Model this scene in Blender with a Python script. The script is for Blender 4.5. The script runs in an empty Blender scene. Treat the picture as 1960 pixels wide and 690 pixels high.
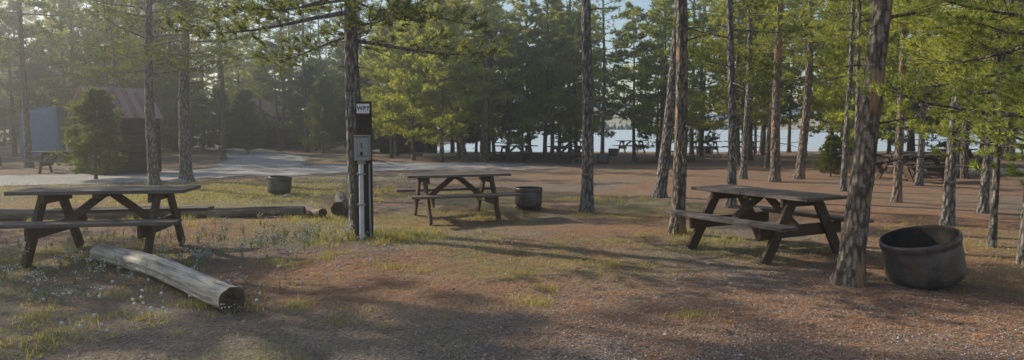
import bpy, math, random
import numpy as np
from mathutils import Vector, Matrix, Euler

sc = bpy.context.scene
COL = sc.collection
R = np.random.RandomState(7)
random.seed(7)

# ------------------------------------------------------------------ helpers
class Acc:
    def __init__(s): s.v=[]; s.f=[]; s.m=[]; s.n=0
    def add(s, v, f, m=0):
        v=np.asarray(v,dtype=np.float32).reshape(-1,3); f=np.asarray(f,dtype=np.int32).reshape(-1,3)
        s.v.append(v); s.f.append(f+s.n); s.m.append(np.full(len(f),m,dtype=np.int32)); s.n+=len(v)
    def mesh(s,name,mats,smooth=False,smooth_mats=None):
        v=np.concatenate(s.v); f=np.concatenate(s.f); m=np.concatenate(s.m)
        me=bpy.data.meshes.new(name)
        me.vertices.add(len(v)); me.vertices.foreach_set("co",v.ravel())
        me.loops.add(len(f)*3); me.loops.foreach_set("vertex_index",f.ravel())
        me.polygons.add(len(f))
        me.polygons.foreach_set("loop_start",np.arange(0,len(f)*3,3,dtype=np.int32))
        me.polygons.foreach_set("loop_total",np.full(len(f),3,dtype=np.int32))
        for x in mats: me.materials.append(x)
        me.polygons.foreach_set("material_index",m)
        if smooth_mats is not None: sm=np.isin(m,smooth_mats)
        else: sm=np.full(len(f),smooth)
        me.polygons.foreach_set("use_smooth",sm)
        me.update(calc_edges=True)
        return me

def obj(name,me,loc=(0,0,0),rot=(0,0,0),scale=1,parent=None):
    o=bpy.data.objects.new(name,me); COL.objects.link(o)
    o.location=loc; o.rotation_euler=rot
    o.scale=(scale,)*3 if not isinstance(scale,(tuple,list)) else scale
    if parent: o.parent=parent
    return o

def unit(a): return a/np.maximum(np.linalg.norm(a,axis=-1,keepdims=True),1e-9)

def tube(path,rad,sides=8,rough=0.0,rng=R,cap=False):
    path=np.asarray(path,float); n=len(path); rad=np.asarray(rad,float)
    t=np.gradient(path,axis=0); t=unit(t)
    ref=np.array([1.0,0,0]) if abs(t[0][0])<0.8 else np.array([0,0,1.0])
    a=unit(np.cross(t,ref)); b=np.cross(t,a)
    th=np.linspace(0,2*np.pi,sides,endpoint=False)
    rr=rad[:,None]*(1+rough*rng.randn(n,sides)) if rough else np.repeat(rad[:,None],sides,1)
    v=path[:,None,:]+rr[...,None]*(np.cos(th)[None,:,None]*a[:,None,:]+np.sin(th)[None,:,None]*b[:,None,:])
    i=np.arange(n-1)[:,None]*sides; j=np.arange(sides)[None,:]; k=(j+1)%sides
    A=(i+j).ravel();B=(i+k).ravel();C=(i+sides+k).ravel();D=(i+sides+j).ravel()
    f=np.concatenate([np.stack([A,B,C],1),np.stack([A,C,D],1)])
    v=v.reshape(-1,3)
    return v,f

def box(c,s,rot=None):
    c=np.array(c,float); s=np.array(s,float)/2
    p=np.array([[x,y,z] for x in(-1,1) for y in(-1,1) for z in(-1,1)],float)*s
    if rot is not None: p=p@np.array(rot.to_matrix() if not isinstance(rot,Matrix) else rot).T
    f=[(0,1,3),(0,3,2),(4,6,7),(4,7,5),(0,4,5),(0,5,1),(2,3,7),(2,7,6),(0,2,6),(0,6,4),(1,5,7),(1,7,3)]
    return p+c,f

def beam(p0,p1,w,h,up=(0,0,1)):
    p0=Vector(p0);p1=Vector(p1);d=p1-p0;L=d.length;x=d.normalized();u=Vector(up)
    y=u.cross(x).normalized(); z=x.cross(y)
    M=Matrix((x,y,z)).transposed()
    return box((p0+p1)/2,(L,w,h),M)

def bevel(o,w=0.006,seg=1):
    m=o.modifiers.new("bevel",'BEVEL'); m.width=w; m.segments=seg; m.limit_method='ANGLE'

# ------------------------------------------------------------------ node helpers
def newmat(name):
    m=bpy.data.materials.new(name); m.use_nodes=True
    nt=m.node_tree; nt.nodes.clear()
    return m,nt,nt.nodes,nt.links
def N(nt,t,**k):
    n=nt.nodes.new(t)
    for a,b in k.items():
        if a in n.inputs: n.inputs[a].default_value=b
        else: setattr(n,a,b)
    return n
def ramp(nt,src,stops):
    r=nt.nodes.new('ShaderNodeValToRGB'); e=r.color_ramp.elements
    while len(e)<len(stops): e.new(0.5)
    for i,(p,c) in enumerate(stops):
        e[i].position=p; e[i].color=(c,c,c,1) if not isinstance(c,tuple) else (*c,1)
    nt.links.new(src,r.inputs[0]); return r.outputs[0]
def mix(nt,f,a,b,mode='MIX'):
    m=nt.nodes.new('ShaderNodeMix'); m.data_type='RGBA'; m.blend_type=mode
    for s,v in ((0,f),(6,a),(7,b)):
        if hasattr(v,'links'): nt.links.new(v,m.inputs[s])
        else: m.inputs[s].default_value=v if s==0 else (*v,1)
    return m.outputs[2]
def noise(nt,co,scale,detail=4,rough=0.6,dist=0):
    n=N(nt,'ShaderNodeTexNoise'); n.inputs['Scale'].default_value=scale; n.inputs['Detail'].default_value=detail
    n.inputs['Roughness'].default_value=rough; n.inputs['Distortion'].default_value=dist
    if co is not None: nt.links.new(co,n.inputs['Vector'])
    return n.outputs['Fac']
def voro(nt,co,scale,out='Distance',feature='F1'):
    n=N(nt,'ShaderNodeTexVoronoi'); n.feature=feature; n.inputs['Scale'].default_value=scale
    nt.links.new(co,n.inputs['Vector']); return n.outputs[out]
def mapping(nt,co,scale):
    n=N(nt,'ShaderNodeMapping'); n.inputs['Scale'].default_value=scale; nt.links.new(co,n.inputs['Vector']); return n.outputs[0]
def math_(nt,op,a,b=None,clamp=False):
    m=nt.nodes.new('ShaderNodeMath'); m.operation=op; m.use_clamp=clamp
    for i,v in enumerate((a,b)):
        if v is None: continue
        if hasattr(v,'links'): nt.links.new(v,m.inputs[i])
        else: m.inputs[i].default_value=v
    return m.outputs[0]
def finish(nt,color,rough=0.9,height=None,bstr=0.5,bdist=0.02,metal=0,spec=0.3):
    b=N(nt,'ShaderNodeBsdfPrincipled'); b.inputs['Metallic'].default_value=metal
    b.inputs['Specular IOR Level'].default_value=spec
    if hasattr(rough,'links'): nt.links.new(rough,b.inputs['Roughness'])
    else: b.inputs['Roughness'].default_value=rough
    if hasattr(color,'links'): nt.links.new(color,b.inputs['Base Color'])
    else: b.inputs['Base Color'].default_value=(*color,1)
    if height is not None:
        bp=N(nt,'ShaderNodeBump'); bp.inputs['Strength'].default_value=bstr; bp.inputs['Distance'].default_value=bdist
        nt.links.new(height,bp.inputs['Height']); nt.links.new(bp.outputs[0],b.inputs['Normal'])
    o=N(nt,'ShaderNodeOutputMaterial'); nt.links.new(b.outputs[0],o.inputs[0]); return b,o
def objco(nt): return N(nt,'ShaderNodeTexCoord').outputs['Object']

# ------------------------------------------------------------------ materials
def bark_mat(name,c0,c1,c2,scar=0.0):
    m,nt,_,L=newmat(name); co=objco(nt)
    st=mapping(nt,co,(1,1,0.35))
    v=voro(nt,st,22,'Distance'); n1=noise(nt,st,14,6,0.7)
    c=mix(nt,ramp(nt,n1,[(0.35,0.0),(0.65,1.0)]),c0,c1)
    c=mix(nt,ramp(nt,v,[(0.0,0.0),(0.25,0.0),(0.6,0.9)]),c,(c0[0]*.3,c0[1]*.3,c0[2]*.3))
    lich=noise(nt,co,22,4,0.8)
    c=mix(nt,ramp(nt,lich,[(0.55,0.0),(0.66,0.7)]),c,c2)
    s=noise(nt,mapping(nt,co,(3,3,1.1)),1.2,3)
    c=mix(nt,ramp(nt,s,[(0.60-scar*.1,0.0),(0.66-scar*.1,min(1,.35+scar))]),c,(0.40,0.23,0.12))
    h=math_(nt,'ADD',v,math_(nt,'MULTIPLY',n1,0.8))
    finish(nt,c,0.95,h,1.0,0.04); return m
BARK=bark_mat('pine_bark',(0.21,0.18,0.16),(0.40,0.36,0.33),(0.54,0.52,0.49),-0.35)
BARKS=bark_mat('pine_bark_scarred',(0.23,0.18,0.14),(0.41,0.34,0.27),(0.52,0.46,0.40),0.45)
BARKF=bark_mat('pine_bark_far',(0.18,0.145,0.115),(0.33,0.275,0.22),(0.40,0.35,0.30),0.0)

def leaf_mat(name,dark,light,yellow,trans=0.4):
    m,nt,_,L=newmat(name); co=objco(nt)
    g=N(nt,'ShaderNodeNewGeometry'); oi=N(nt,'ShaderNodeObjectInfo')
    n=noise(nt,co,1.5,4,0.7)
    c=mix(nt,ramp(nt,n,[(0.40,0.0),(0.60,1.0)]),dark,light)
    c=mix(nt,ramp(nt,g.outputs['Random Per Island'],[(0.5,0.0),(1.0,0.85)]),c,yellow)
    c=mix(nt,math_(nt,'MULTIPLY',oi.outputs['Random'],0.35),c,(light[0]*1.2,light[1]*.95,light[2]*.85))
    d=N(nt,'ShaderNodeBsdfDiffuse'); t=N(nt,'ShaderNodeBsdfTranslucent'); ms=N(nt,'ShaderNodeMixShader')
    L.new(c,d.inputs[0]); tc=mix(nt,1.0,c,(1.75,1.6,0.8),'MULTIPLY'); L.new(tc,t.inputs[0])
    ms.inputs[0].default_value=trans; L.new(d.outputs[0],ms.inputs[1]); L.new(t.outputs[0],ms.inputs[2])
    o=N(nt,'ShaderNodeOutputMaterial'); L.new(ms.outputs[0],o.inputs[0]); return m
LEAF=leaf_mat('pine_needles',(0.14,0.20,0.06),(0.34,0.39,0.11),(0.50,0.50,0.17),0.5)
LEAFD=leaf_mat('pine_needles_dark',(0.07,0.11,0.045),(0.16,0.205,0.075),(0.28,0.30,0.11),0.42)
LEAFM=leaf_mat('pine_needles_sunlit_tint',(0.22,0.29,0.07),(0.44,0.49,0.12),(0.56,0.55,0.18),0.52)  # sunlit look of the centre trees is put into this needle colour
LEAFN=leaf_mat('pine_needles_pale',(0.17,0.24,0.08),(0.38,0.44,0.14),(0.58,0.58,0.24),0.5)  # lighter, yellower needles for the near right-hand pines
GRASS=leaf_mat('grass_blades',(0.25,0.26,0.10),(0.42,0.41,0.18),(0.62,0.55,0.34),0.35)

def wood_mat(name,c0,c1,axis=(0.6,14,14),rough=0.8):
    m,nt,_,L=newmat(name); co=objco(nt)
    n=noise(nt,mapping(nt,co,axis),3.0,6,0.7,0.4); n2=noise(nt,co,2.5,3)
    c=mix(nt,ramp(nt,n,[(0.36,0.0),(0.64,1.0)]),c0,c1)
    c=mix(nt,ramp(nt,n2,[(0.4,0.0),(0.75,0.5)]),c,(c1[0]*1.4,c1[1]*1.3,c1[2]*1.15))
    finish(nt,c,rough,n,0.7,0.012); return m
WTOP=wood_mat('weathered_brown_stain',(0.075,0.06,0.052),(0.19,0.16,0.14))
WFRAME=wood_mat('brown_stained_frame',(0.055,0.038,0.028),(0.14,0.095,0.065))
WPOST=wood_mat('dark_post_wood',(0.02,0.014,0.01),(0.055,0.038,0.027),(14,14,0.6))
LOGM=wood_mat('bare_log_wood',(0.17,0.13,0.10),(0.66,0.60,0.52),(0.5,9,9))
LOGD=wood_mat('old_log_bark',(0.08,0.06,0.048),(0.24,0.20,0.16),(0.8,9,9))
ENDM=wood_mat('rotten_log_end',(0.03,0.022,0.016),(0.15,0.105,0.07),(10,10,10))
CAB=wood_mat('dark_cabin_wood',(0.035,0.027,0.022),(0.08,0.06,0.045),(1,1,12))

def metal_mat(name,c0,c1,rust,metal=0.3,rough=0.55,perf=0):
    m,nt,_,L=newmat(name); co=objco(nt)
    n=noise(nt,co,5,6,0.7); r=noise(nt,co,3.3,6,0.75)
    c=mix(nt,ramp(nt,n,[(0.35,0.0),(0.65,1.0)]),c0,c1); c=mix(nt,ramp(nt,r,[(0.50,0.0),(0.62,0.8)]),c,rust)
    h=n
    if perf:
        sx=N(nt,'ShaderNodeSeparateXYZ'); L.new(co,sx.inputs[0])
        ang=math_(nt,'ARCTAN2',sx.outputs[1],sx.outputs[0])
        cx=N(nt,'ShaderNodeCombineXYZ'); L.new(math_(nt,'MULTIPLY',ang,0.36),cx.inputs[0]); L.new(sx.outputs[2],cx.inputs[1])
        n_=N(nt,'ShaderNodeTexVoronoi'); n_.inputs['Scale'].default_value=52; n_.inputs['Randomness'].default_value=0.0
        mp=N(nt,'ShaderNodeMapping'); mp.inputs['Rotation'].default_value=(0,0,math.radians(30)); L.new(cx.outputs[0],mp.inputs[0])
        L.new(mp.outputs[0],n_.inputs['Vector'])
        hole=ramp(nt,n_.outputs['Distance'],[(0.2,1.0),(0.34,0.0)])
        c=mix(nt,math_(nt,'MULTIPLY',hole,0.5),c,(0.02,0.017,0.015))
    finish(nt,c,rough,h,0.08,0.004,metal); return m
DRUM=metal_mat('rusty_drum_steel',(0.075,0.07,0.07),(0.20,0.19,0.185),(0.17,0.095,0.06),0.4,0.42,1)
DRUMI=metal_mat('sooty_steel',(0.025,0.022,0.02),(0.075,0.06,0.05),(0.12,0.065,0.04),0.1,0.8)
GREYBOX=metal_mat('grey_enamel',(0.26,0.27,0.27),(0.32,0.33,0.33),(0.26,0.26,0.25),0.1,0.45)
CONDUIT=metal_mat('pale_conduit',(0.50,0.54,0.58),(0.60,0.64,0.68),(0.53,0.55,0.56),0.0,0.5)
ROOF=metal_mat('red_roof_tin',(0.30,0.12,0.09),(0.42,0.20,0.16),(0.45,0.36,0.33),0.1,0.6)
TARP=metal_mat('blue_grey_tarp',(0.15,0.25,0.40),(0.22,0.33,0.49),(0.18,0.28,0.43),0.0,0.7)
def flat(name,c,rough=0.6):
    m,nt,_,L=newmat(name); n=noise(nt,objco(nt),12,4)
    finish(nt,mix(nt,n,(c[0]*.85,c[1]*.85,c[2]*.85),c),rough); return m
WHITE=flat('sign_white',(0.8,0.8,0.78)); BLACK=flat('sign_black',(0.012,0.012,0.012))
PUFF=flat('seed_head_white',(0.68,0.66,0.60)); STEM=flat('weed_stem',(0.30,0.31,0.16))
ROCK=flat('grey_stone',(0.34,0.32,0.30),0.9)
NEEDL=leaf_mat('fallen_needles',(0.36,0.18,0.095),(0.54,0.30,0.17),(0.68,0.50,0.33),0.1)
TWIG=flat('dead_twig',(0.24,0.19,0.15),0.9)

def peb_mat():
    m,nt,_,L=newmat('gravel_stones'); g=N(nt,'ShaderNodeNewGeometry')
    c=ramp(nt,g.outputs['Random Per Island'],[(0.0,(0.13,0.11,0.10)),(0.5,(0.32,0.28,0.255)),(0.85,(0.45,0.41,0.38)),(1.0,(0.62,0.57,0.53))])
    finish(nt,c,0.95,None,spec=0.1); return m
PEB=peb_mat()

# ------------------------------------------------------------------ ground
def sstep(x): x=np.clip(x,0,1); return x*x*(3-2*x)
def vnoise(x,y,s,seed=0):
    r=np.random.RandomState(seed); o=np.zeros_like(x,dtype=float)
    for i in range(7):
        a=r.rand()*6.28; k=s*(0.6+1.2*r.rand()); o+=np.sin((x*np.cos(a)+y*np.sin(a))*k+r.rand()*6.28+1.3*np.sin((x*np.sin(a)-y*np.cos(a))*k*.7))
    return o/3.0
def height(x,y):
    x=np.asarray(x,float);y=np.asarray(y,float)
    h=0.025*vnoise(x,y,0.9,1)+0.008*vnoise(x,y,4.0,3)+0.05*vnoise(x,y,0.25,2)*np.clip((y-14)/10,0,1)
    h=h*(np.abs(x)<60)*(y<70)
    lake=sstep((y-45-2*np.sin(x*.12))/16)*sstep((x+13)/8)
    return h*(1-lake)-1.7*lake
xs=np.concatenate([-np.geomspace(22,6000,45)[::-1],np.arange(-21.8,-8,0.2),np.arange(-8,8.01,0.1),np.arange(8.2,21.9,.2),np.geomspace(22,6000,45)])
ys=np.concatenate([-np.geomspace(4,1500,18)[::-1],np.arange(-3.8,4,0.4),np.arange(4,14,0.1),np.arange(14,34,.2),np.arange(34,70,0.8),np.geomspace(70,7000,35)])
GX,GY=np.meshgrid(xs,ys); GZ=height(GX,GY)
nx,ny=len(xs),len(ys)
V=np.stack([GX,GY,GZ],-1).reshape(-1,3)
I=(np.arange(ny-1)[:,None]*nx+np.arange(nx-1)[None,:]).ravel()
F=np.concatenate([np.stack([I,I+1,I+nx+1],1),np.stack([I,I+nx+1,I+nx],1)])
def m_grass(x,y):
    g=0.25+0.33*vnoise(x,y,0.8,11)+0.18*vnoise(x,y,3.0,12)
    g+=0.30*np.exp(-(((x+5)/4)**2+((y-8.5)/3.2)**2))+0.55*np.exp(-(((x+7.5)/5)**2+((y-17)/2.5)**2))
    g+=0.4*np.exp(-(((x+0.2)/1.8)**2+((y-8)/2.2)**2))+0.45*np.exp(-(((x+1.6)/1.0)**2+((y-10)/1.2)**2))+0.25*np.exp(-(((x-2.6)/1.5)**2+((y-9.5)/1)**2))
    g-=0.5*np.exp(-(((x-2.5)/2.5)**2+((y-5)/1.8)**2))+0.4*np.clip((x-4)/4,0,1)
    return np.clip(g,0,1)
def m_needle(x,y):
    g=0.52+0.33*vnoise(x,y,1.1,21)+0.15*vnoise(x,y,3.4,22)+0.25*np.clip((x-0.5)/5,0,1)+0.15*np.exp(-((y-7.2)/1.6)**2)+0.15*sstep((y-18)/8)*(x>-4)
    g-=0.25*np.exp(-(((x-1.5)/2.0)**2+((y-4.8)/1.1)**2))
    return np.clip(g,0,1)
def m_gravel(x,y):
    g=0.12+0.22*vnoise(x,y,0.7,31)+0.12*vnoise(x,y,3.0,32)+0.55*np.exp(-(((x-1.2)/2.3)**2+((y-4.9)/1.1)**2))
    g+=0.6*np.exp(-(((x+10)/8)**2+((y-22)/4.5)**2))
    return np.clip(g,0,1)
acc=Acc(); acc.add(V,F)
def ground_mat():
    m,nt,_,L=newmat('forest_floor'); co=objco(nt)
    at=N(nt,'ShaderNodeVertexColor'); at.layer_name='mask'
    sp=N(nt,'ShaderNodeSeparateColor'); L.new(at.outputs[0],sp.inputs[0])
    fine=noise(nt,co,38,5,0.75); mid=noise(nt,co,6,5,0.7); mid2=noise(nt,mapping(nt,co,(1,1.3,1)),9,6,0.75,0.5)
    fine2=noise(nt,mapping(nt,co,(1.3,1,1)),50,3,0.7)
    c=mix(nt,ramp(nt,fine,[(0.38,0.0),(0.62,1.0)]),(0.24,0.18,0.14),(0.58,0.465,0.37))
    def thr(mask,tex,w=0.16):
        v=math_(nt,'ADD',mask,math_(nt,'MULTIPLY',math_(nt,'SUBTRACT',tex,0.5),1.8))
        return ramp(nt,v,[(0.5-w,0.0),(0.5+w,1.0)])
    pv=N(nt,'ShaderNodeTexVoronoi'); pv.inputs['Scale'].default_value=34; L.new(co,pv.inputs['Vector'])
    sc_=N(nt,'ShaderNodeSeparateColor'); L.new(pv.outputs['Color'],sc_.inputs[0])
    peb=ramp(nt,sc_.outputs[0],[(0.0,(0.22,0.19,0.175)),(0.6,(0.42,0.375,0.35)),(1.0,(0.62,0.57,0.54))])
    peb=mix(nt,ramp(nt,pv.outputs['Distance'],[(0.35,0.0),(0.6,0.8)]),peb,(0.15,0.12,0.10))
    c=mix(nt,thr(sp.outputs[2],mid,0.2),c,peb)
    nd=mix(nt,ramp(nt,fine2,[(0.38,0.0),(0.62,1.0)]),(0.33,0.165,0.10),(0.70,0.43,0.28))
    c=mix(nt,math_(nt,'MULTIPLY',thr(sp.outputs[1],mid2,0.2),0.78),c,nd)
    gr=mix(nt,ramp(nt,fine2,[(0.38,0.0),(0.62,1.0)]),(0.25,0.24,0.10),(0.58,0.53,0.30))
    c=mix(nt,math_(nt,'MULTIPLY',thr(sp.outputs[0],mid,0.18),0.7),c,gr)
    tw=noise(nt,mapping(nt,co,(30,5,5)),3,3,0.6,2.0)
    c=mix(nt,ramp(nt,tw,[(0.64,0.0),(0.70,0.6)]),c,(0.58,0.49,0.38))
    cl=noise(nt,co,15,6,0.8)
    c=mix(nt,ramp(nt,cl,[(0.36,0.65),(0.48,0.0)]),c,(0.12,0.09,0.07))
    big=noise(nt,co,1.7,5,0.7)
    c=mix(nt,ramp(nt,big,[(0.38,0.3),(0.55,0.0)]),c,(0.18,0.145,0.12))
    h=math_(nt,'ADD',math_(nt,'ADD',fine,cl),math_(nt,'SUBTRACT',math_(nt,'MULTIPLY',mid,1.2),math_(nt,'MULTIPLY',pv.outputs['Distance'],0.5)))
    finish(nt,c,0.95,h,1.0,0.06,0,0.1); return m
me=acc.mesh('ground',[ground_mat()],True)
ca=me.color_attributes.new('mask','FLOAT_COLOR','POINT')
mk=np.stack([m_grass(V[:,0],V[:,1]),m_needle(V[:,0],V[:,1]),m_gravel(V[:,0],V[:,1]),np.ones(len(V))],-1).astype(np.float32)
ca.data.foreach_set('color',mk.ravel())
obj('ground',me)

def ribbon(name,pts,w):
    pts=np.array(pts,float); t=np.linspace(0,len(pts)-1,90)
    def cr(a):
        i=np.clip(np.floor(t).astype(int),0,len(pts)-2); u=t-i
        p0=a[np.clip(i-1,0,None)];p1=a[i];p2=a[i+1];p3=a[np.clip(i+2,None,len(pts)-1)]
        return 0.5*(2*p1+(p2-p0)*u+(2*p0-5*p1+4*p2-p3)*u*u+(3*p1-p0-3*p2+p3)*u**3)
    x=cr(pts[:,0]);y=cr(pts[:,1]); d=np.stack([np.gradient(x),np.gradient(y)],-1); d=unit(d); nrm=np.stack([-d[:,1],d[:,0]],-1)
    us=np.linspace(-1,1,25)
    P=np.stack([x,y],-1)[:,None,:]+nrm[:,None,:]*us[None,:,None]*w/2
    z=height(P[...,0],P[...,1])+0.02
    v=np.concatenate([P,z[...,None]],-1).reshape(-1,3)
    n=len(x); k=25
    I=(np.arange(n-1)[:,None]*k+np.arange(k-1)[None,:]).ravel()
    f=np.concatenate([np.stack([I,I+1,I+k+1],1),np.stack([I,I+k+1,I+k],1)])
    a=Acc(); a.add(v,f); me=a.mesh(name,[ROADM],True)
    e=np.clip((1-np.abs(us))*2.2,0,1)[None,:]*np.clip(np.minimum(np.arange(n)+14,np.arange(n)[::-1])/30,0,1)[:,None]
    c=me.color_attributes.new('edge','FLOAT_COLOR','POINT')
    e=e.ravel(); c.data.foreach_set('color',np.stack([e,e,e,np.ones_like(e)],-1).astype(np.float32).ravel())
    return obj(name,me)
def road_mat():
    m,nt,_,L=newmat('pale_gravel'); co=objco(nt)
    at=N(nt,'ShaderNodeVertexColor'); at.layer_name='edge'
    f=noise(nt,co,14,6,0.85); g=noise(nt,co,0.9,5,0.7)
    c=mix(nt,ramp(nt,f,[(0.35,0.0),(0.65,1.0)]),(0.33,0.31,0.295),(0.60,0.57,0.545))
    c=mix(nt,ramp(nt,g,[(0.42,0.0),(0.62,0.7)]),c,(0.42,0.35,0.28))
    b,o=finish(nt,c,0.95,f,0.6,0.04,0,0.1)
    n=noise(nt,co,2.0,6,0.75)
    v=math_(nt,'ADD',at.outputs[0],math_(nt,'MULTIPLY',math_(nt,'SUBTRACT',n,0.5),2.0))
    a=ramp(nt,v,[(0.3,0.0),(0.7,1.0)])
    L.new(a,b.inputs['Alpha']); return m
ROADM=road_mat()
ribbon('gravel_road',[(-28,17.5),(-19,18.5),(-14.5,20.3),(-11.3,23),(-8.4,26),(-5.4,27.8),(-2.0,28.5),(2,27.5),(5,26.5)],7.2)
ribbon('gravel_road',[(-9.6,25),(-11.5,33),(-15.5,42),(-22,54),(-30,70)],4.6)

# ------------------------------------------------------------------ lake + hills
def lake():
    m,nt,_,L=newmat('lake_water'); co=objco(nt)
    n=noise(nt,mapping(nt,co,(0.5,1.6,1)),1.2,5,0.6)
    finish(nt,(0.66,0.71,0.74),0.28,n,0.35,0.12,0,0.9)
    a=Acc(); a.add([(-400,38,-.8),(4000,38,-.8),(4000,1300,-.8),(-400,1300,-.8)],[(0,1,2),(0,2,3)])
    obj('lake_water',a.mesh('lake',[m]))
lake()
def hills(name,y0,y1,amp,xr,c0,c1,c2,seed,sc_):
    m,nt,_,L=newmat(name+'_ground'); co=objco(nt)
    n=noise(nt,mapping(nt,co,(1,0.4,2)),sc_,5,0.6); n2=noise(nt,co,sc_*6,3)
    c=mix(nt,ramp(nt,n,[(0.4,0.0),(0.62,1.0)]),c0,c1)
    c=mix(nt,ramp(nt,n2,[(0.5,0.0),(0.6,0.7)]),c,c2)
    finish(nt,c,1.0,None)
    x=np.linspace(xr[0],xr[1],240); t=np.linspace(0,1,24)
    X,T=np.meshgrid(x,t); Y=y0+(y1-y0)*T+vnoise(X,X*0,8.0/(xr[1]-xr[0])*6,seed+3)*15
    k=6.28*3/(xr[1]-xr[0])
    Z=-1.2+amp*sstep(T*1.05)*(0.62+0.30*vnoise(X,Y*.3,k,seed)+0.06*vnoise(X,Y,k*8,seed+1))
    v=np.stack([X,Y,Z],-1).reshape(-1,3); q=240
    I=(np.arange(23)[:,None]*q+np.arange(q-1)[None,:]).ravel()
    f=np.concatenate([np.stack([I,I+1,I+q+1],1),np.stack([I,I+q+1,I+q],1)])
    a=Acc(); a.add(v,f); obj(name,a.mesh(name,[m],True))
hills('distant_hill',820,1250,46,(-900,1800),(0.50,0.43,0.33),(0.42,0.37,0.28),(0.24,0.24,0.19),5,0.006)
hills('distant_mountain',3800,6500,300,(-5000,6000),(0.20,0.28,0.40),(0.24,0.32,0.43),(0.28,0.35,0.45),9,0.001)  # blue of the distant air is put into the mountain's own colours
a=Acc()
for i in range(900):
    x=R.uniform(-300,700); 
    if vnoise(np.array([x]),np.array([0.]),0.02,4)[0]<-0.1: continue
    y=826+R.uniform(-4,14); h=R.uniform(3,8); w=R.uniform(2,4)
    v,f=tube([(x,y,-1),(x,y,h*.45),(x,y,h)],[w,w*.6,0.1],5,0.15); a.add(v,f)
SH=flat('far_shore_trees',(0.16,0.19,0.16),1.0)
obj('distant_tree_line',a.mesh('distant_tree_line',[SH]))

# ------------------------------------------------------------------ pines
def tufts(C,D,K,Ln,w,rng,spread=0.75,brush=0.8):
    n=len(C); C=np.repeat(C,K,0); D=np.repeat(D,K,0); M=n*K
    d=unit(D*0.75+rng.randn(M,3)*spread*0.7)
    b=C+D*(rng.rand(M,1)-0.4)*Ln*brush
    p=unit(np.cross(d,rng.randn(M,3)))*w*0.5
    l=Ln*(0.6+0.6*rng.rand(M,1))
    v=np.stack([b-p,b+p,b+d*l],1).reshape(-1,3)
    return v,np.arange(M*3).reshape(-1,3)

def pine(name,seed,H,r0,c0,Lmax,nb,K=9,Ln=0.17,w=0.032,lean=(0,0),stubs=10,sides=10,tw=9,tpt=3,bark=None,leaf=None,segs=26,elev=0.15,wob=1.0,azr=None,flare=True,irr=0.35,twl=1.0,low=0.65):
    rng=np.random.RandomState(seed); a=Acc()
    z=np.linspace(0,1,segs)**1.3*H; z[0]=-0.12
    p1,p2=rng.rand(2)*6.28
    px=lean[0]*z+wob*0.05*np.sin(z*0.7+p1)-wob*0.05*np.sin(p1); py=lean[1]*z+wob*0.05*np.sin(z*0.6+p2)-wob*0.05*np.sin(p2)
    rad=r0*(1-(z/H)*0.93).clip(0.04); 
    if flare: rad=rad*(1+0.45*np.exp(-np.clip(z,0,None)/0.14))
    path=np.stack([px,py,z],-1)
    v,f=tube(path,rad,sides,0.045,rng); a.add(v,f,0)
    def at(h): return np.array([np.interp(h,z,px),np.interp(h,z,py),h]),np.interp(h,z,rad)
    for i in range(stubs):
        h=rng.uniform(min(1.0,c0*.4),max(c0*1.1,1.2)); q,rr=at(h); az=rng.rand()*6.28; l=rng.uniform(0.12,0.75)*(1 if c0>2 else .5)
        d=np.array([math.cos(az),math.sin(az),rng.uniform(-.35,.25)])
        pt=np.array([q,q+d*(rr+l*.5),q+d*(rr+l)+np.array([0,0,-.08*l])]); v,f=tube(pt,[0.012,0.008,0.003],4); a.add(v,f,0)
    C=[];D=[]
    for i in range(nb):
        t=((i+rng.rand())/nb)**0.9; h=c0+(H-c0-0.1)*t; q,rr=at(h)
        L=Lmax*(1-t)**0.75*min(1,low+3*t)*rng.uniform(1-irr*1.3,1.12)+0.15
        if rng.rand()<0.08: continue
        az=(i*2.399+rng.rand()*1.2) if azr is None else rng.uniform(*azr)
        e=elev*(1+2.2*t)+rng.uniform(-.22,.18)
        s=np.linspace(0,1,6)
        hd=np.array([math.cos(az),math.sin(az),0]); side=np.array([-hd[1],hd[0],0])
        bend=rng.uniform(-.18,.18)
        P=q+hd*(s*L)[:,None]+side*(bend*L*s**2)[:,None]+np.array([0,0,1.])*((e*s-0.28*s**1.5+0.22*s**3)*L)[:,None]
        v,f=tube(P,np.linspace(max(.010,.016*L),0.004,6),4); a.add(v,f,0)
        n=max(3,int(tw*(0.5+L/Lmax*.7)))
        for k in range(n):
            u=0.22+0.78*(k+rng.rand()*.8)/n; u=min(u,0.99); j=min(int(u*5),4); bp=P[j]+(P[j+1]-P[j])*(u*5-j)
            tl=(0.16+0.34*L*(1-u*0.75))*rng.uniform(.6,1.15)*twl
            sg=1 if k%2 else -1; dd=unit(hd*(0.75)+side*sg*rng.uniform(.3,1.0)+np.array([0,0,rng.uniform(-.15,.55)]))
            if tl>0.22 and K>16:
                v,f=tube([bp,bp+dd*tl*.6,bp+dd*tl+np.array([0,0,.03])],[0.005,0.004,0.002],3); a.add(v,f,0)
            for m in range(tpt):
                uu=(m+1)/tpt; jj=rng.randn(3)*0.03*(1+L)
                C.append(bp+dd*tl*uu+jj); D.append(unit(dd+np.array([0,0,0.35])+rng.randn(3)*.25))
        C.append(P[-1]); D.append(unit(P[-1]-P[-2]))
    if C:
        v,f=tufts(np.array(C),np.array(D),K,Ln,w,rng); a.add(v,f,1)
    return a.mesh(name,[bark or BARKF,leaf or LEAF],smooth_mats=[0])

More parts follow.
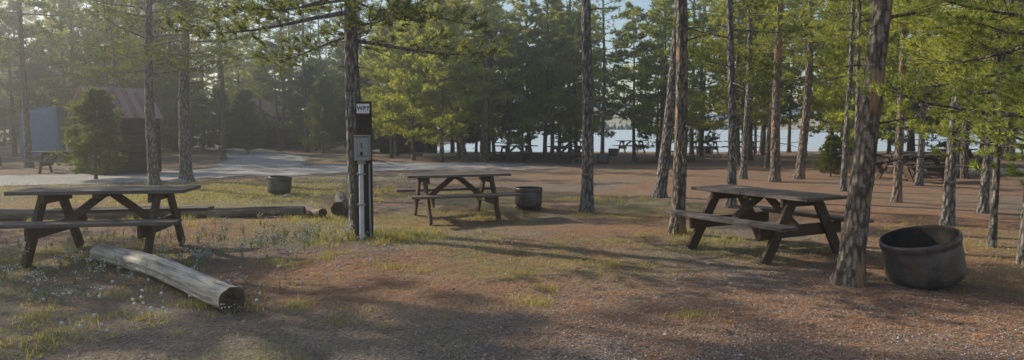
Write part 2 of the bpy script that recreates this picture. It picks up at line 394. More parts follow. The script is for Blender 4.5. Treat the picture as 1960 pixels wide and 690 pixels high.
def near(x,y,r,H,c0,Lm,nb,seed,lean=(0,0),bark=BARK,stubs=8,K=16,**k):
    kw=dict(Ln=0.13,w=0.017,sides=18,segs=60,tw=11,tpt=3); kw.update(k)
    me=pine('pine_tree_mesh',seed,H,r,c0,Lm,nb,K=K,lean=lean,bark=bark,stubs=stubs,**kw)
    return obj('pine_tree',me,(x,y,float(height(x,y))))
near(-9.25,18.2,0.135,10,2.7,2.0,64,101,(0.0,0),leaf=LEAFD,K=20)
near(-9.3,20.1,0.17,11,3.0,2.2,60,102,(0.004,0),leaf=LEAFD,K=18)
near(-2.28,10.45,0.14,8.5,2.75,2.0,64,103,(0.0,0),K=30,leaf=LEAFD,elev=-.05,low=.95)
near(1.36,12.8,0.115,12,6.5,1.4,22,104,(0.004,0),stubs=14)
near(2.43,10.3,0.105,11,4.2,1.1,20,105,(0.0,0),BARKS,stubs=12)
near(3.28,15.6,0.13,12,4.2,1.5,30,106,(0.085,0))
near(4.25,13.6,0.09,10,2.3,1.5,48,107,(-0.005,0),leaf=LEAFD)
near(3.36,6.95,0.12,9,2.45,1.3,26,108,(0.115,0.02),BARKS,stubs=10,K=44,Ln=0.085,w=0.008,wob=.6,low=.95,leaf=LEAFN)
near(6.9,11.1,0.09,10,2.2,1.7,44,109,(0.02,0),K=26,w=0.013,leaf=LEAFN)
near(6.25,9.1,0.045,7,1.8,1.3,36,110,(-0.01,0),K=30,w=0.011,leaf=LEAFN)
near(8.6,12.8,0.08,10,2.6,1.6,40,111,(0.06,0))
near(8.0,14.6,0.09,11,2.6,1.7,40,112,(0.035,0),BARKS)
near(8.2,17.4,0.075,11,2.9,1.5,40,113)
near(7.7,15.8,0.06,10,3.1,1.3,32,114,(0.02,0))
near(7.55,20.2,0.14,12,3.2,1.9,46,116,(0.01,0),BARKS)
near(8.9,21.8,0.14,12,2.8,1.9,46,118,(0.04,0),BARKS)
near(6.9,21.0,0.10,12,3.6,1.7,46,119,(0.0,0))
near(11.0,19.0,0.09,11,2.0,1.9,46,121)
near(-2.15,32.6,0.15,9,3.0,1.9,50,122,(-0.20,0),BARKS,w=.03,Ln=.16,leaf=LEAFM)
near(-1.4,33.4,0.14,11,2.6,1.9,50,123,(0.02,0),BARKS,w=.03,Ln=.16)
me=pine('pine_tree_mesh',150,6.5,0.09,0.95,2.75,72,K=50,Ln=0.075,w=0.0085,sides=14,segs=30,tw=15,tpt=3,stubs=0,leaf=LEAFN,bark=BARK,elev=0.08,irr=.5)
obj('pine_tree',me,(5.35,6.0,0))
me=pine('pine_tree_mesh',151,5.8,0.08,1.3,1.9,50,K=40,Ln=0.08,w=0.009,sides=14,segs=30,tw=14,tpt=3,stubs=0,leaf=LEAFN,bark=BARK,elev=0.1)
obj('pine_tree',me,(5.9,8.0,0))

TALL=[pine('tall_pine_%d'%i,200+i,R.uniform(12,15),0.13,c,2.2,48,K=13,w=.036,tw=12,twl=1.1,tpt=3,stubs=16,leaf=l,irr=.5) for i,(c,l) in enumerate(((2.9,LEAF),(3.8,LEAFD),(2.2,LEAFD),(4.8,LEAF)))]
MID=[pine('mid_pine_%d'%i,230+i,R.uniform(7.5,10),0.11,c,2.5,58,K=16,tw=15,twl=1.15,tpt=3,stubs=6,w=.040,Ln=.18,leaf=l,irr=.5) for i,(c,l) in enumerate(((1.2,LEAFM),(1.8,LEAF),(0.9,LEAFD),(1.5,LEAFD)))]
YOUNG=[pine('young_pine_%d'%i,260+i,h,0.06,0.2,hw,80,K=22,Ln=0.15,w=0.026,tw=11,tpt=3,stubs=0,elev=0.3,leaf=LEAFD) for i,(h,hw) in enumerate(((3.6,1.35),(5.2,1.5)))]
def put(me,x,y,s=1,parent=None):
    o=obj('pine_tree',me,(x,y,float(height(x,y))),(R.uniform(-.02,.02),R.uniform(-.03,.03),R.uniform(0,6.28)),s,parent); return o
put(YOUNG[0],-12.3,20.8,0.72)
put(YOUNG[0],10.1,22.3,0.36)
for (x,y,k,s) in [(-2.6,34.5,0,.95),(-1.5,35.0,0,1),(-0.9,35.5,2,.9),(0.9,36.5,1,1),(-4.6,33.0,0,.85),(2.1,37,0,1),(-3.2,31.8,0,.85),(-0.2,34,0,.8),(-5.9,34.5,1,.8),(-6.2,38,0,1),
                  (1.9,33.5,1,.8),(3.2,35.5,0,.9),(-6.6,40,3,.9),(7.0,33,0,.95),(9.3,29,1,.9),(11.5,34,1,1),(14,31,0,.9),(16.5,29,2,.9),(-3.2,38,2,1.1),(20,30,1,1),(5.9,34,1,.85),(12.3,24.5,0,.8),(7.4,36,2,.7)]:
    put(MID[k],x,y,s)
for (x,y,k,s) in [(-1.2,31.8,0,.9),(1.6,34.5,1,.85),(3.0,36.5,3,.9),(8.4,40,1,1),(10.2,31,3,.9),
                  (15.2,27,0,.9),(9.6,26.5,2,.9),(13.8,21.5,2,.9),(18.5,21,0,1),
                  (-13.5,33,3,.9),(-18.5,27,1,1),(4.1,32,3,.75)]:
    put(TALL[k],x,y,s)
forest=bpy.data.objects.new('distant_pine_forest',None); COL.objects.link(forest)
cnt=0
while cnt<160:
    x=R.uniform(-62,0); y=R.uniform(37,82)
    if y>48 and x>-9: continue
    if y<44 and x>-17 and x<-5: continue
    lane=-9.6-(y-25)*0.45
    if abs(x-lane)<2.4 and y<52: continue
    if R.rand()<.4: put(TALL[R.choice([0,1,1,2,2,3])],x,y,R.uniform(.85,1.2),forest)
    else: put(MID[R.choice([0,1,2,2,3,3])],x,y,R.uniform(.8,1.15),forest)
    cnt+=1
for i in range(32):
    x=R.uniform(-8,40); y=R.uniform(37,45)
    if 4.8<x*42/y<9.6: continue
    put(TALL[R.randint(4)] if R.rand()<.25 else MID[R.randint(4)],x,y,R.uniform(.8,1.1),forest)
for i in range(30):
    x=R.uniform(17,50); y=R.uniform(12,42)
    put(TALL[R.randint(4)] if R.rand()<.4 else MID[R.randint(4)],x,y,R.uniform(.8,1.1),forest)
for i in range(11):
    x=R.uniform(-34,-12); y=R.uniform(1,15)
    if x/y>-0.9: continue
    put(TALL[R.randint(4)],x,y,R.uniform(.7,1.0),forest)
for i in range(14):
    put(YOUNG[R.randint(2)],R.uniform(-30,-6),R.uniform(42,48),R.uniform(.7,1.2),forest)
put(YOUNG[1],-26.5,34.5,1.0); put(MID[3],-21.3,37.5,1.0); put(MID[3],-27.5,39,1.1); put(TALL[2],-16.8,30.5,1.0); put(MID[2],-17.5,34,1.0)

# ------------------------------------------------------------------ picnic tables
def picnic_mesh(name,seed,bl=1.85):
    r=np.random.RandomState(seed); a=Acc()
    for i in range(5):
        y=-0.3+i*0.15; v,f=box((r.uniform(-.012,.012),y,0.755+r.uniform(-.003,.003)),(bl,0.134,0.04)); a.add(v,f,0)
    for s in(-1,1):
        for j in(0,1):
            v,f=box((r.uniform(-.01,.01),s*(0.60+j*0.142),0.45),(bl+.05,0.132,0.04)); a.add(v,f,0)
        for x in(-.6,.6):
            v,f=beam((x,s*0.20,0.735),(x,s*0.66,0.0),0.14,0.042,(1,0,0)); a.add(v,f,1)
    for x in(-.6,.6):
        o=-0.043*(1 if x>0 else -1)
        v,f=box((x+o,0,0.345),(0.04,1.42,0.14)); a.add(v,f,1)
        v,f=box((x+o,0,0.683),(0.04,0.70,0.10)); a.add(v,f,1)
        v,f=beam((x+o*2.2,0,0.36),(0.05*(1 if x>0 else -1),0,0.715),0.088,0.04,(0,1,0)); a.add(v,f,1)
    v,f=box((0,0,0.712),(0.09,0.68,0.042)); a.add(v,f,1)
    return a.mesh(name,[WTOP,WFRAME])
PT=[picnic_mesh('picnic_table_a',1),picnic_mesh('picnic_table_b',2)]
def table(x,y,ang,k=0,s=1,sx=1):
    o=obj('picnic_table',PT[k],(x,y,float(height(x,y))-.005),(0,0,math.radians(ang)),(s*sx,s,s)); bevel(o,0.005); return o
table(-4.88,8.5,9,0,1.04,1.0)
table(3.18,8.84,-61,1)
table(-0.98,12.15,19,0,1,.97)
for (x,y,g) in [(2.5,31.4,14),(7.2,42.6,10),(3.6,42.5,5),(-5.9,41,20),(13.0,40,-8),(11.8,20.8,15),(13.2,22.6,-20),(-15.6,24.6,18),(15.6,25,30),(0.2,32.2,20),(11.2,41,0),(-20.5,27,20)]:
    table(x,y,g,int(R.rand()*2))

# ------------------------------------------------------------------ drum fire pits
def drum_mesh(name,r,h,lift,legs):
    prof=[(0.02,0.01),(r*.80,0.0),(r*.93,.03),(r*.985,.07),(r,.10),(r*1.0,h*.3),(r*1.0,h*.6),(r*.99,h-.09),(r*.985,h-.075),(r*1.02,h-.06),(r*1.02,h-.02),(r*1.0,h),(r*.965,h),(r*.95,h-.03),(r*.95,.10),(r*.8,.06),(0.02,.05)]
    n=64; th=np.linspace(0,2*np.pi,n,endpoint=False); a=Acc()
    P=np.array(prof); v=np.stack([P[:,0][:,None]*np.cos(th),P[:,0][:,None]*np.sin(th),np.repeat(P[:,1][:,None]+lift,n,1)],-1).reshape(-1,3)
    rng=np.random.RandomState(3)
    k=len(prof); j=np.arange(n)[None,:]; q=(j+1)%n
    def quad(lo,hi):
        ii=np.arange(lo,hi)[:,None]*n
        A=(ii+j).ravel();B=(ii+q).ravel();C=(ii+n+q).ravel();D=(ii+n+j).ravel()
        return np.concatenate([np.stack([A,B,C],1),np.stack([A,C,D],1)])
    f1=quad(0,12); f2=quad(12,k-1)
    a.v.append(v.astype(np.float32)); a.f.append(f1.astype(np.int32)); a.m.append(np.zeros(len(f1),np.int32)); a.f.append(f2.astype(np.int32)); a.m.append(np.ones(len(f2),np.int32)); a.n=len(v)
    for c in range(26):
        x,y=rng.uniform(-.6,.6,2)*r; v,f=box((x,y,lift+.08),(.07,.03,.03),Euler((rng.rand()*3,rng.rand(),rng.rand()*6))); a.add(v,f,1)
    if legs:
        for t in range(4):
            g=t*math.pi/2+.5; c,s=math.cos(g),math.sin(g)
            v,f=tube([(c*r*.9,s*r*.9,lift+.05),(c*r*1.02,s*r*1.02,lift*.5),(c*r*1.12,s*r*1.12,0)],[.01,.01,.01],6); a.add(v,f,1)
        tt=np.linspace(0,2*np.pi,30); v,f=tube(np.stack([np.cos(tt)*r*1.0,np.sin(tt)*r*1.0,np.full(30,lift*.9)],-1),np.full(30,.009),5); a.add(v,f,1)
    return a.mesh(name,[DRUM,DRUMI],True)
obj('fire_pit_drum',drum_mesh('drum_near',.355,.46,0,False),(4.14,6.95,0.035),(math.radians(4),math.radians(-14),0))
obj('fire_pit_drum',drum_mesh('drum_mid',.255,.37,.07,True),(.31,13.1,0),(0,0,.3))
d3=drum_mesh('drum_far',.27,.40,.0,False)
obj('fire_pit_drum',d3,(-5.5,16.6,0),(0,math.radians(3),0))
obj('fire_pit_drum',d3,(3.98,30.8,0)); obj('fire_pit_drum',d3,(11.6,42,0)); obj('fire_pit_drum',d3,(5.6,39,0)); obj('fire_pit_drum',d3,(-7.0,33,0))

# ------------------------------------------------------------------ logs
def log(name,p0,p1,r0,r1,mat,seed,sides=40,segs=60,rough=.03,wob=.03):
    rng=np.random.RandomState(seed); p0=np.array(p0,float);p1=np.array(p1,float); L=np.linalg.norm(p1-p0)
    s=np.linspace(0,1,segs); path=np.stack([s*L,wob*np.sin(s*5+seed),wob*.5*np.sin(s*7+seed)],-1)
    th=np.linspace(0,2*np.pi,sides,endpoint=False)
    rad=(r0+(r1-r0)*s)[:,None]*(1+.05*np.sin(3*th+seed)+.03*np.sin(7*th+2*s[:,None])+rough*np.sin(s*23+1)[:,None]*np.sin(2*th)+rough*.3*rng.randn(segs,sides))
    for c in range(14):
        k=rng.randint(sides); a0,a1=sorted(rng.rand(2)); rad[:,k]*=1-0.2*((s>a0)&(s<a1))
    v=path[:,None,:]+np.stack([np.zeros_like(rad),rad*np.cos(th),rad*np.sin(th)],-1); v=v.reshape(-1,3)
    i=np.arange(segs-1)[:,None]*sides; j=np.arange(sides)[None,:]; k=(j+1)%sides
    A=(i+j).ravel();B=(i+k).ravel();C=(i+sides+k).ravel();D=(i+sides+j).ravel()
    a=Acc(); a.add(v,np.concatenate([np.stack([A,B,C],1),np.stack([A,C,D],1)]),0)
    for e in(0,segs-1):
        ring=v[e*sides:(e+1)*sides]; c=ring.mean(0); dirx=-1 if e==0 else 1
        inner=c+(ring-c)*.85+np.array([dirx*.006,0,0]); ctr=c-np.array([dirx*.02,0,0]); mid=c+(ring-c)*.45+np.stack([rng.randn(sides)*.006,np.zeros(sides),np.zeros(sides)],-1)
        vv=np.concatenate([ring,inner,mid,ctr[None]]); ff=[]
        for q in range(sides):
            n=(q+1)%sides
            for b in(0,1): ff+=[(b*sides+q,b*sides+n,(b+1)*sides+n),(b*sides+q,(b+1)*sides+n,(b+1)*sides+q)]
            ff.append((2*sides+q,2*sides+n,3*sides))
        a.add(vv,ff,1)
    o=obj(name,a.mesh(name,[mat,ENDM],smooth_mats=[0])); d=p1-p0
    o.location=p0; o.rotation_euler=Vector(d).to_track_quat('X','Z').to_euler(); return o
log('fallen_log',(-4.78,8.15,.12),(-2.35,5.88,.105),.10,.115,LOGM,5,rough=.03)
log('fallen_log',(-9.6,11.6,.10),(-6.2,11.9,.09),.10,.105,LOGD,6)
log('fallen_log',(-6.35,12.05,.10),(-3.6,12.15,.10),.10,.085,LOGD,8)
log('fallen_log',(-3.02,12.25,.13),(-3.6,14.8,.11),.125,.11,LOGD,9)
log('fallen_log',(-3.75,12.5,.09),(-3.2,11.95,.09),.085,.08,LOGD,19)
log('fallen_log',(-4.5,36,.14),(-1,35.2,.14),.14,.13,LOGM,10)
log('fallen_log',(-1.2,34.2,.14),(3.4,36,.14),.14,.13,LOGD,12)
log('fallen_log',(12.5,23.5,.14),(16.5,22,.14),.15,.13,LOGM,13)
log('fallen_log',(5.5,31,.12),(8.5,33,.12),.13,.12,LOGD,14)
def rock(name,x,y,s,seed):
    import bmesh
    bm=bmesh.new(); bmesh.ops.create_icosphere(bm,subdivisions=3,radius=1)
    r=np.random.RandomState(seed); ph=r.rand(6)*6
    for v in bm.verts:
        c=v.co; k=1+.12*math.sin(c.x*3+ph[0])+.12*math.sin(c.y*3.4+ph[1])+.08*math.sin(c.z*5+ph[2])+.05*math.sin(c.x*9+c.y*7)
        v.co=Vector((c.x*k*s[0],c.y*k*s[1],c.z*k*s[2]))
    me=bpy.data.meshes.new(name); bm.to_mesh(me); bm.free(); me.materials.append(ROCK)
    for p in me.polygons: p.use_smooth=True
    obj(name,me,(x,y,s[2]*.5))
rock('boulder',-8.95,18.9,(.26,.2,.13),1); rock('boulder',-9.9,19.2,(.16,.14,.08),2); rock('boulder',-5.0,15.7,(.10,.08,.05),3)

# ------------------------------------------------------------------ utility post
post=bpy.data.objects.new('electrical_hookup_post',None); COL.objects.link(post); post.location=(-2.04,9.68,0)
def part(name,c,s,mat,bv=.004,par=post):
    a=Acc(); v,f=box((0,0,0),s); a.add(v,f); o=obj(name,a.mesh(name,[mat]),c,parent=par); 
    if bv: bevel(o,bv,2)
    return o
part('timber',(0,0.06,.93),(.205,.10,1.96),WPOST,.006)
part('timber_side',(-.125,.11,.75),(.05,.12,1.55),WFRAME)
part('backboard',(0.005,-.006,1.62),(.20,.028,.56),WPOST)
part('meter_box',(.01,-.085,1.27),(.20,.13,.33),GREYBOX,.012)
part('box_lid',(.01,-.157,1.29),(.185,.014,.25),GREYBOX,.008)
part('box_hood',(.01,-.10,1.442),(.215,.17,.014),GREYBOX,.004)
part('box_latch',(.01,-.17,1.20),(.03,.014,.05),BLACK,.003)
part('box_label',(.01,-.1665,1.31),(.012,.004,.07),BLACK,0)
part('lower_fitting',(-.01,-.06,1.08),(.10,.08,.06),GREYBOX,.01)
a=Acc(); v,f=tube([(-.02,-.065,1.06),(-.02,-.065,.55),(-.02,-.065,.02)],[.033,.033,.033],20); a.add(v,f)
obj('conduit',a.mesh('conduit',[CONDUIT],True),parent=post)
a=Acc(); v,f=tube([(.085,-.03,1.06),(.085,-.03,.6),(.09,-.03,0)],[.012,.012,.012],10); a.add(v,f)
obj('earth_cable',a.mesh('earth_cable',[GREYBOX],True),parent=post)
for z in(.5,.92): part('pipe_strap',(-.02,-.072,z),(.11,.075,.022),GREYBOX,.003)
part('sign_plate',(.01,-.025,1.81),(.175,.008,.13),WHITE,.002)
t=bpy.data.curves.new('WP7','FONT'); t.body='WP7'; t.size=.078; t.align_x='CENTER'; t.align_y='CENTER'; t.extrude=.001; t.offset=.0015; t.space_character=1.08; t.materials.append(BLACK)
to=bpy.data.objects.new('sign_lettering',t); COL.objects.link(to); to.parent=post; to.location=(.01,-.0305,1.81); to.rotation_euler=(math.radians(90),0,0)

# ------------------------------------------------------------------ cabins
def cabin(x,y,ang,w,d,h,rh):
    e=bpy.data.objects.new('log_cabin',None); COL.objects.link(e); e.location=(x,y,0); e.rotation_euler=(0,0,math.radians(ang))
    a=Acc(); n=int(h/.16)
    for i in range(n):
        z=.08+i*.16
        for s in(-1,1):
            v,f=tube([(-w/2-.12,s*d/2,z),(0,s*d/2,z),(w/2+.12,s*d/2,z)],[.085]*3,10); a.add(v,f)
            v,f=tube([(s*w/2,-d/2-.12,z+.08),(s*w/2,0,z+.08),(s*w/2,d/2+.12,z+.08)],[.085]*3,10); a.add(v,f)
    v,f=box((0,0,h/2),(w-.02,d-.02,h)); a.add(v,f)
    for s in(-1,1):
        y0=s*(d/2-.01); v=[(-w/2,y0,h),(w/2,y0,h),(0,y0,h+rh),(-w/2,y0-s*.05,h),(w/2,y0-s*.05,h),(0,y0-s*.05,h+rh)]
        a.add(v,[(0,1,2),(3,5,4)])
    obj('walls',a.mesh('walls',[CAB]),parent=e)
    a=Acc(); sl=math.atan2(rh,w/2); L=math.hypot(rh,w/2)+.25
    for s in(-1,1):
        M=Matrix.Rotation(s*sl,3,'Y')
        for k in range(int((d+.5)/.2)):
            yy=-(d+.5)/2+.1+k*.2; off=M@Vector((s*L/2,0,0.10+(.012 if k%2 else 0)))
            v,f=box((off.x,yy,h+rh+off.z-.02),(L,.198,.03),M); a.add(v,f,k%2 if k%5 else 1)
    obj('roof',a.mesh('roof',[ROOF,flat('roof_tin_faded',(.45,.30,.26))]),parent=e)
    a=Acc(); v,f=box((.1,-d/2-.095,.95),(.7,.04,1.8)); a.add(v,f); obj('door',a.mesh('door',[WPOST]),parent=e)
    return e
cabin(-13.55,24.3,-35,1.6,1.8,2.0,.85)
cabin(-6.6,45,10,3.2,3,2.2,.9)
cabin(-18,52,-20,4,4,2.4,1.2)
e=bpy.data.objects.new('tarp_covered_trailer',None); COL.objects.link(e); e.location=(-23.9,36,0); e.rotation_euler=(0,0,.35)
a=Acc(); rng=np.random.RandomState(8)
zz=np.linspace(.15,2.5,18); th=np.linspace(0,2*np.pi,64,endpoint=False)+.01
k=np.where(zz>2.35,1-((zz-2.35)/.15)*.06,1.0)*(1.05-.04*zz)*.9
cs=np.sign(np.cos(th))*np.abs(np.cos(th))**.16; sn=np.sign(np.sin(th))*np.abs(np.sin(th))**.16
fold=1+.012*np.sin(th*9+1)+.012*np.sin(th*17)
v=np.stack([0.92*k[:,None]*cs*fold,0.8*k[:,None]*sn*fold,np.repeat(zz[:,None],64,1)+(zz[:,None]/2.5)*.12*cs],-1).reshape(-1,3)
i=np.arange(17)[:,None]*64; j=np.arange(64)[None,:]; q=(j+1)%64
A=(i+j).ravel();B=(i+q).ravel();C=(i+64+q).ravel();D=(i+64+j).ravel()
a.add(v,np.concatenate([np.stack([A,B,C],1),np.stack([A,C,D],1)]))
top=v[-64:]; a.add(np.concatenate([top,[[0,0,2.56]]]),[(q_,(q_+1)%64,64) for q_ in range(64)])
obj('tarp',a.mesh('tarp',[TARP],False),parent=e)
for yy in(-.5,.5):
    for xx in (-.6,.6):
        a=Acc(); v,f=tube([(xx,yy-.1,.2),(xx,yy+.1,.2)],[.2,.2],16); a.add(v,f); obj('wheel',a.mesh('wheel',[BLACK]),parent=e)
a=Acc()
for i in range(4):
    x=-31+i*2.0; y=31.5+i*.25; v,f=tube([(x,y,-.1),(x,y,1.05)],[.06,.05],8); a.add(v,f)
    if i<3:
        for z in(.5,.9): v,f=tube([(x-.1,y,z),(x+1,y+.12,z-.02),(x+2.1,y+.25,z)],[.045]*3,8); a.add(v,f)
obj('rail_fence',a.mesh('rail_fence',[LOGD]))

# ------------------------------------------------------------------ ground cover
def scatter(n,fn,xr,yr,rng):
    x=rng.uniform(xr[0],xr[1],n*12); y=rng.uniform(yr[0],yr[1],n*12); p=fn(x,y)
    k=rng.rand(len(x))<p; return np.stack([x[k],y[k]],-1)[:n]
def blades(P,nb,Ln,w,rng,spread=.06):
    n=len(P)*nb; P=np.repeat(P,nb,0)+rng.randn(n,2)*spread
    z=height(P[:,0],P[:,1])-.003; b=np.concatenate([P,z[:,None]],1)
    l=Ln*rng.uniform(.4,1.2,(n,1)); az=rng.rand(n)*6.28; o=rng.uniform(.2,1.3,n)
    d=np.stack([np.cos(az)*o,np.sin(az)*o,np.ones(n)],-1); d=unit(d)
    p=np.stack([-np.sin(az),np.cos(az),np.zeros(n)],-1)*w/2
    m=b+d*l*.6; t=b+d*l+np.stack([np.cos(az),np.sin(az),-.3*np.ones(n)],-1)*l*.22*o[:,None]
    v=np.stack([b-p,b+p,m-p*.7,m+p*.7,t],1).reshape(-1,3)
    f0=np.arange(n)[:,None]*5
    f=np.concatenate([f0+np.array([0,1,3]),f0+np.array([0,3,2]),f0+np.array([2,3,4])])
    return v,f
rng=np.random.RandomState(77)
a=Acc()
P=scatter(620,lambda x,y:np.clip(m_grass(x,y)-.4,0,1)**1.2,(-9,7),(4.2,13),rng)
v,f=blades(P,28,.06,.006,rng,.07); a.add(v,f)
P=scatter(5200,lambda x,y:np.clip(m_grass(x,y)-.05,0,1),(-10,9),(4.2,14),rng); v,f=blades(P,6,.045,.005,rng,.08); a.add(v,f)
for (cx,cy,n,sp,l) in [(-1.72,9.75,60,.28,.14),(-1.5,10.1,40,.3,.12),(-2.35,9.9,30,.2,.14),(-3.5,11.7,30,.4,.11),(-5,9.2,40,.9,.06),(-6.0,11.5,50,1.0,.12),(-2.55,6.2,22,.25,.07),(-3.3,5.2,30,.35,.06),(-3.9,4.9,30,.5,.06),
                     (2.6,9.8,50,.5,.08),(-.3,12.2,20,.5,.09),(1.9,15,50,.6,.12),(-4.2,7.4,30,.6,.05),(5.9,10.5,30,.8,.09),(1.4,12.6,14,.25,.08),(-4.2,6.1,30,.5,.06)]:
    P=np.array([cx,cy])+rng.randn(n,2)*sp; v,f=blades(P,24,l,.007,rng,.05); a.add(v,f)
for i in range(34):
    cx,cy=rng.uniform(-4,1.8),rng.uniform(5.6,10.5); s=rng.uniform(.05,.14)
    P=np.array([cx,cy])+rng.randn(8,2)*np.array([s*1.5,s*1.1]); v,f=blades(P,22,rng.uniform(.045,.08),.006,rng,.05); a.add(v,f)
P=scatter(1500,lambda x,y:np.exp(-(((x+7)/4.5)**2+((y-17)/2.2)**2)),(-16,0),(13,22),rng); v,f=blades(P,12,.08,.012,rng,.12); a.add(v,f)
obj('grass',a.mesh('grass',[GRASS]))
def stones(P,r0,r1,rng):
    n=len(P); base=np.array([(1,0,0),(-1,0,0),(0,1,0),(0,-1,0),(0,0,1),(0,0,-.6)],float)
    T=np.array([(0,2,4),(2,1,4),(1,3,4),(3,0,4),(2,0,5),(1,2,5),(3,1,5),(0,3,5)])
    s=rng.uniform(r0,r1,(n,1,1))*rng.uniform(.6,1.2,(n,1,3)); b=base[None]*s*(1+.25*rng.randn(n,6,1))
    a=rng.rand(n)*6.28; c,s_=np.cos(a)[:,None],np.sin(a)[:,None]
    x=b[...,0]*c-b[...,1]*s_; y=b[...,0]*s_+b[...,1]*c; z=b[...,2]*.6
    h=height(P[:,0],P[:,1])[:,None]+.002
    v=np.stack([x+P[:,0:1],y+P[:,1:2],z+h],-1).reshape(-1,3)
    f=(np.arange(n)[:,None,None]*6+T[None]).reshape(-1,3); return v,f
a=Acc()
P=scatter(26000,lambda x,y:m_gravel(x,y)*.9+.03,(-5.5,6.5),(4.0,10),rng); v,f=stones(P,.005,.012,rng); a.add(v,f)
P=scatter(700,lambda x,y:m_gravel(x,y)*.5+.1,(-7,7),(4.0,12),rng); v,f=stones(P,.012,.022,rng); a.add(v,f)
P=scatter(6000,lambda x,y:m_gravel(x,y)*.5,(-17,0),(15,28),rng); v,f=stones(P,.012,.03,rng); a.add(v,f)
obj('gravel',a.mesh('gravel',[PEB]))
P0=scatter(12000,lambda x,y:m_needle(x,y)**2,(-6,8),(4.0,13),rng); P=np.repeat(P0,8,0)+rng.randn(len(P0)*8,2)*.035; n=len(P)
az=rng.rand(n)*6.28; l=rng.uniform(.03,.065,n); z=height(P[:,0],P[:,1])+rng.uniform(.002,.016,n)
d=np.stack([np.cos(az)*l,np.sin(az)*l,rng.uniform(-.004,.012,n)],-1); p=np.stack([-np.sin(az),np.cos(az),np.zeros(n)],-1)*.003
c=np.concatenate([P,z[:,None]],1); v=np.stack([c-p,c+p,c+d],1).reshape(-1,3)
a=Acc(); a.add(v,np.arange(n*3).reshape(-1,3))
for i in range(170):
    x=rng.uniform(-5,7);y=rng.uniform(4.3,12); q=rng.rand()*6.28; L=rng.uniform(.08,.3); h=float(height(x,y))+.012
    v,f=tube([(x,y,h),(x+math.cos(q)*L*.5,y+math.sin(q)*L*.5,h+.015),(x+math.cos(q+.3)*L,y+math.sin(q+.3)*L,h)],[.004,.003,.002],4); a.add(v,f,1)
obj('fallen_pine_needles',a.mesh('fallen_pine_needles',[NEEDL,TWIG]))
a=Acc()
ico=np.array([(0,0,1),(.89,0,.45),(.28,.85,.45),(-.72,.53,.45),(-.72,-.53,.45),(.28,-.85,.45),(.72,.53,-.45),(-.28,.85,-.45),(-.89,0,-.45),(-.28,-.85,-.45),(.72,-.53,-.45),(0,0,-1)])
icf=[(0,1,2),(0,2,3),(0,3,4),(0,4,5),(0,5,1),(1,6,2),(2,7,3),(3,8,4),(4,9,5),(5,10,1),(6,7,2),(7,8,3),(8,9,4),(9,10,5),(10,6,1),(11,7,6),(11,8,7),(11,9,8),(11,10,9),(11,6,10)]
D1=[(-3.2+rng.randn()*.45,5.6+rng.randn()*.45) for i in range(22)]+[(rng.uniform(-3.8,-1.2),rng.uniform(5.2,8)) for i in range(16)]+[(rng.uniform(-1.5,.6),rng.uniform(6,9)) for i in range(4)]
for x,y in D1:
    h=rng.uniform(.07,.16); z=float(height(x,y)); lx=rng.randn()*.02
    v,f=tube([(x,y,z),(x+lx*.4,y,z+h*.6),(x+lx,y,z+h)],[.0025]*3,4); a.add(v,f,1)
    a.add(ico*rng.uniform(.012,.018)+np.array([x+lx,y,z+h]),icf,0)
obj('dandelion_clocks',a.mesh('dandelions',[PUFF,STEM]))
a=Acc()
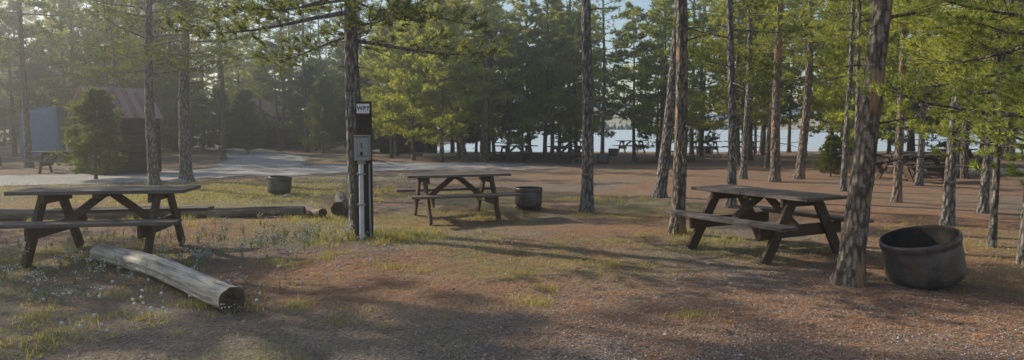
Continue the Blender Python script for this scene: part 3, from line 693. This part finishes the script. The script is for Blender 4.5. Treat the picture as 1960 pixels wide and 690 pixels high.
for (cx,cy,n,sp) in [(-4.7,7.3,34,.5),(-3.9,8.0,44,.35),(-3.3,9.3,56,.5),(-2.6,9.8,46,.3),(-4.3,10.2,40,.7),(-5.9,9.6,26,.6),(-3.9,6.6,20,.4),(-2.4,6.3,12,.25)]:
    for i in range(n):
        x,y=cx+rng.randn()*sp,cy+rng.randn()*sp; h=rng.uniform(.06,.22); z=float(height(x,y))
        for s in range(3):
            dx,dy=rng.randn(2)*.04; v,f=tube([(x,y,z),(x+dx*.5,y+dy*.5,z+h*.6),(x+dx,y+dy,z+h)],[.0018]*3,3); a.add(v,f,1)
            for q in range(3): a.add(ico*rng.uniform(.004,.009)+np.array([x+dx,y+dy,z+h])+rng.randn(3)*.016,icf,0)
        C=np.array([[x,y,z+h*.3]]); v,f=tufts(C,np.array([[0,0,1.]]),9,.06,.009,rng); a.add(v,f,1)
obj('white_flowered_weeds',a.mesh('weeds',[PUFF,STEM]))

# ------------------------------------------------------------------ haze: even scattering volume, added to imitate lens glare and brighten the scene
m,nt,_,L=newmat('added_veil'); vs=N(nt,'ShaderNodeVolumeScatter'); vs.inputs['Density'].default_value=0.0065; vs.inputs['Anisotropy'].default_value=0.80  # added veil of scattered sunlight, strongest towards the sun
vs.inputs['Color'].default_value=(1,.99,.98,1)
o=N(nt,'ShaderNodeOutputMaterial'); L.new(vs.outputs[0],o.inputs['Volume'])
a=Acc(); v,f=box((-8,20,7.4),(110,84,15.6)); a.add(v,f); obj('added_haze',a.mesh('added_haze',[m]))

# ------------------------------------------------------------------ sky, sun, camera
w=bpy.data.worlds.new("World"); sc.world=w; w.use_nodes=True; nt=w.node_tree
SUN=Vector((-0.87,0.46,0)).normalized(); EL=math.radians(30)
sky=nt.nodes.new('ShaderNodeTexSky'); sky.sky_type='NISHITA'; sky.sun_disc=False; sky.sun_elevation=EL
sky.sun_rotation=math.atan2(SUN.x,SUN.y); sky.air_density=1.1; sky.dust_density=0.8
bg=nt.nodes['Background']; nt.links.new(sky.outputs[0],bg.inputs[0]); bg.inputs[1].default_value=0.15
s=bpy.data.lights.new('sun','SUN'); s.energy=5; s.angle=math.radians(.6); s.color=(1,.91,.74)
so=bpy.data.objects.new('sun',s); COL.objects.link(so)
d=Vector((SUN.x*math.cos(EL),SUN.y*math.cos(EL),math.sin(EL))); so.rotation_euler=d.to_track_quat('Z','Y').to_euler()
cam=bpy.data.cameras.new('camera'); co=bpy.data.objects.new('camera',cam); COL.objects.link(co); sc.camera=co
cam.sensor_width=36; cam.lens=36*1350/1960; cam.clip_end=12000; cam.clip_start=.05
co.location=(0,0,1.55); co.rotation_euler=(math.radians(90-4.24),0,0)
sc.view_settings.view_transform='Standard'; sc.view_settings.look='None'; sc.view_settings.exposure=0
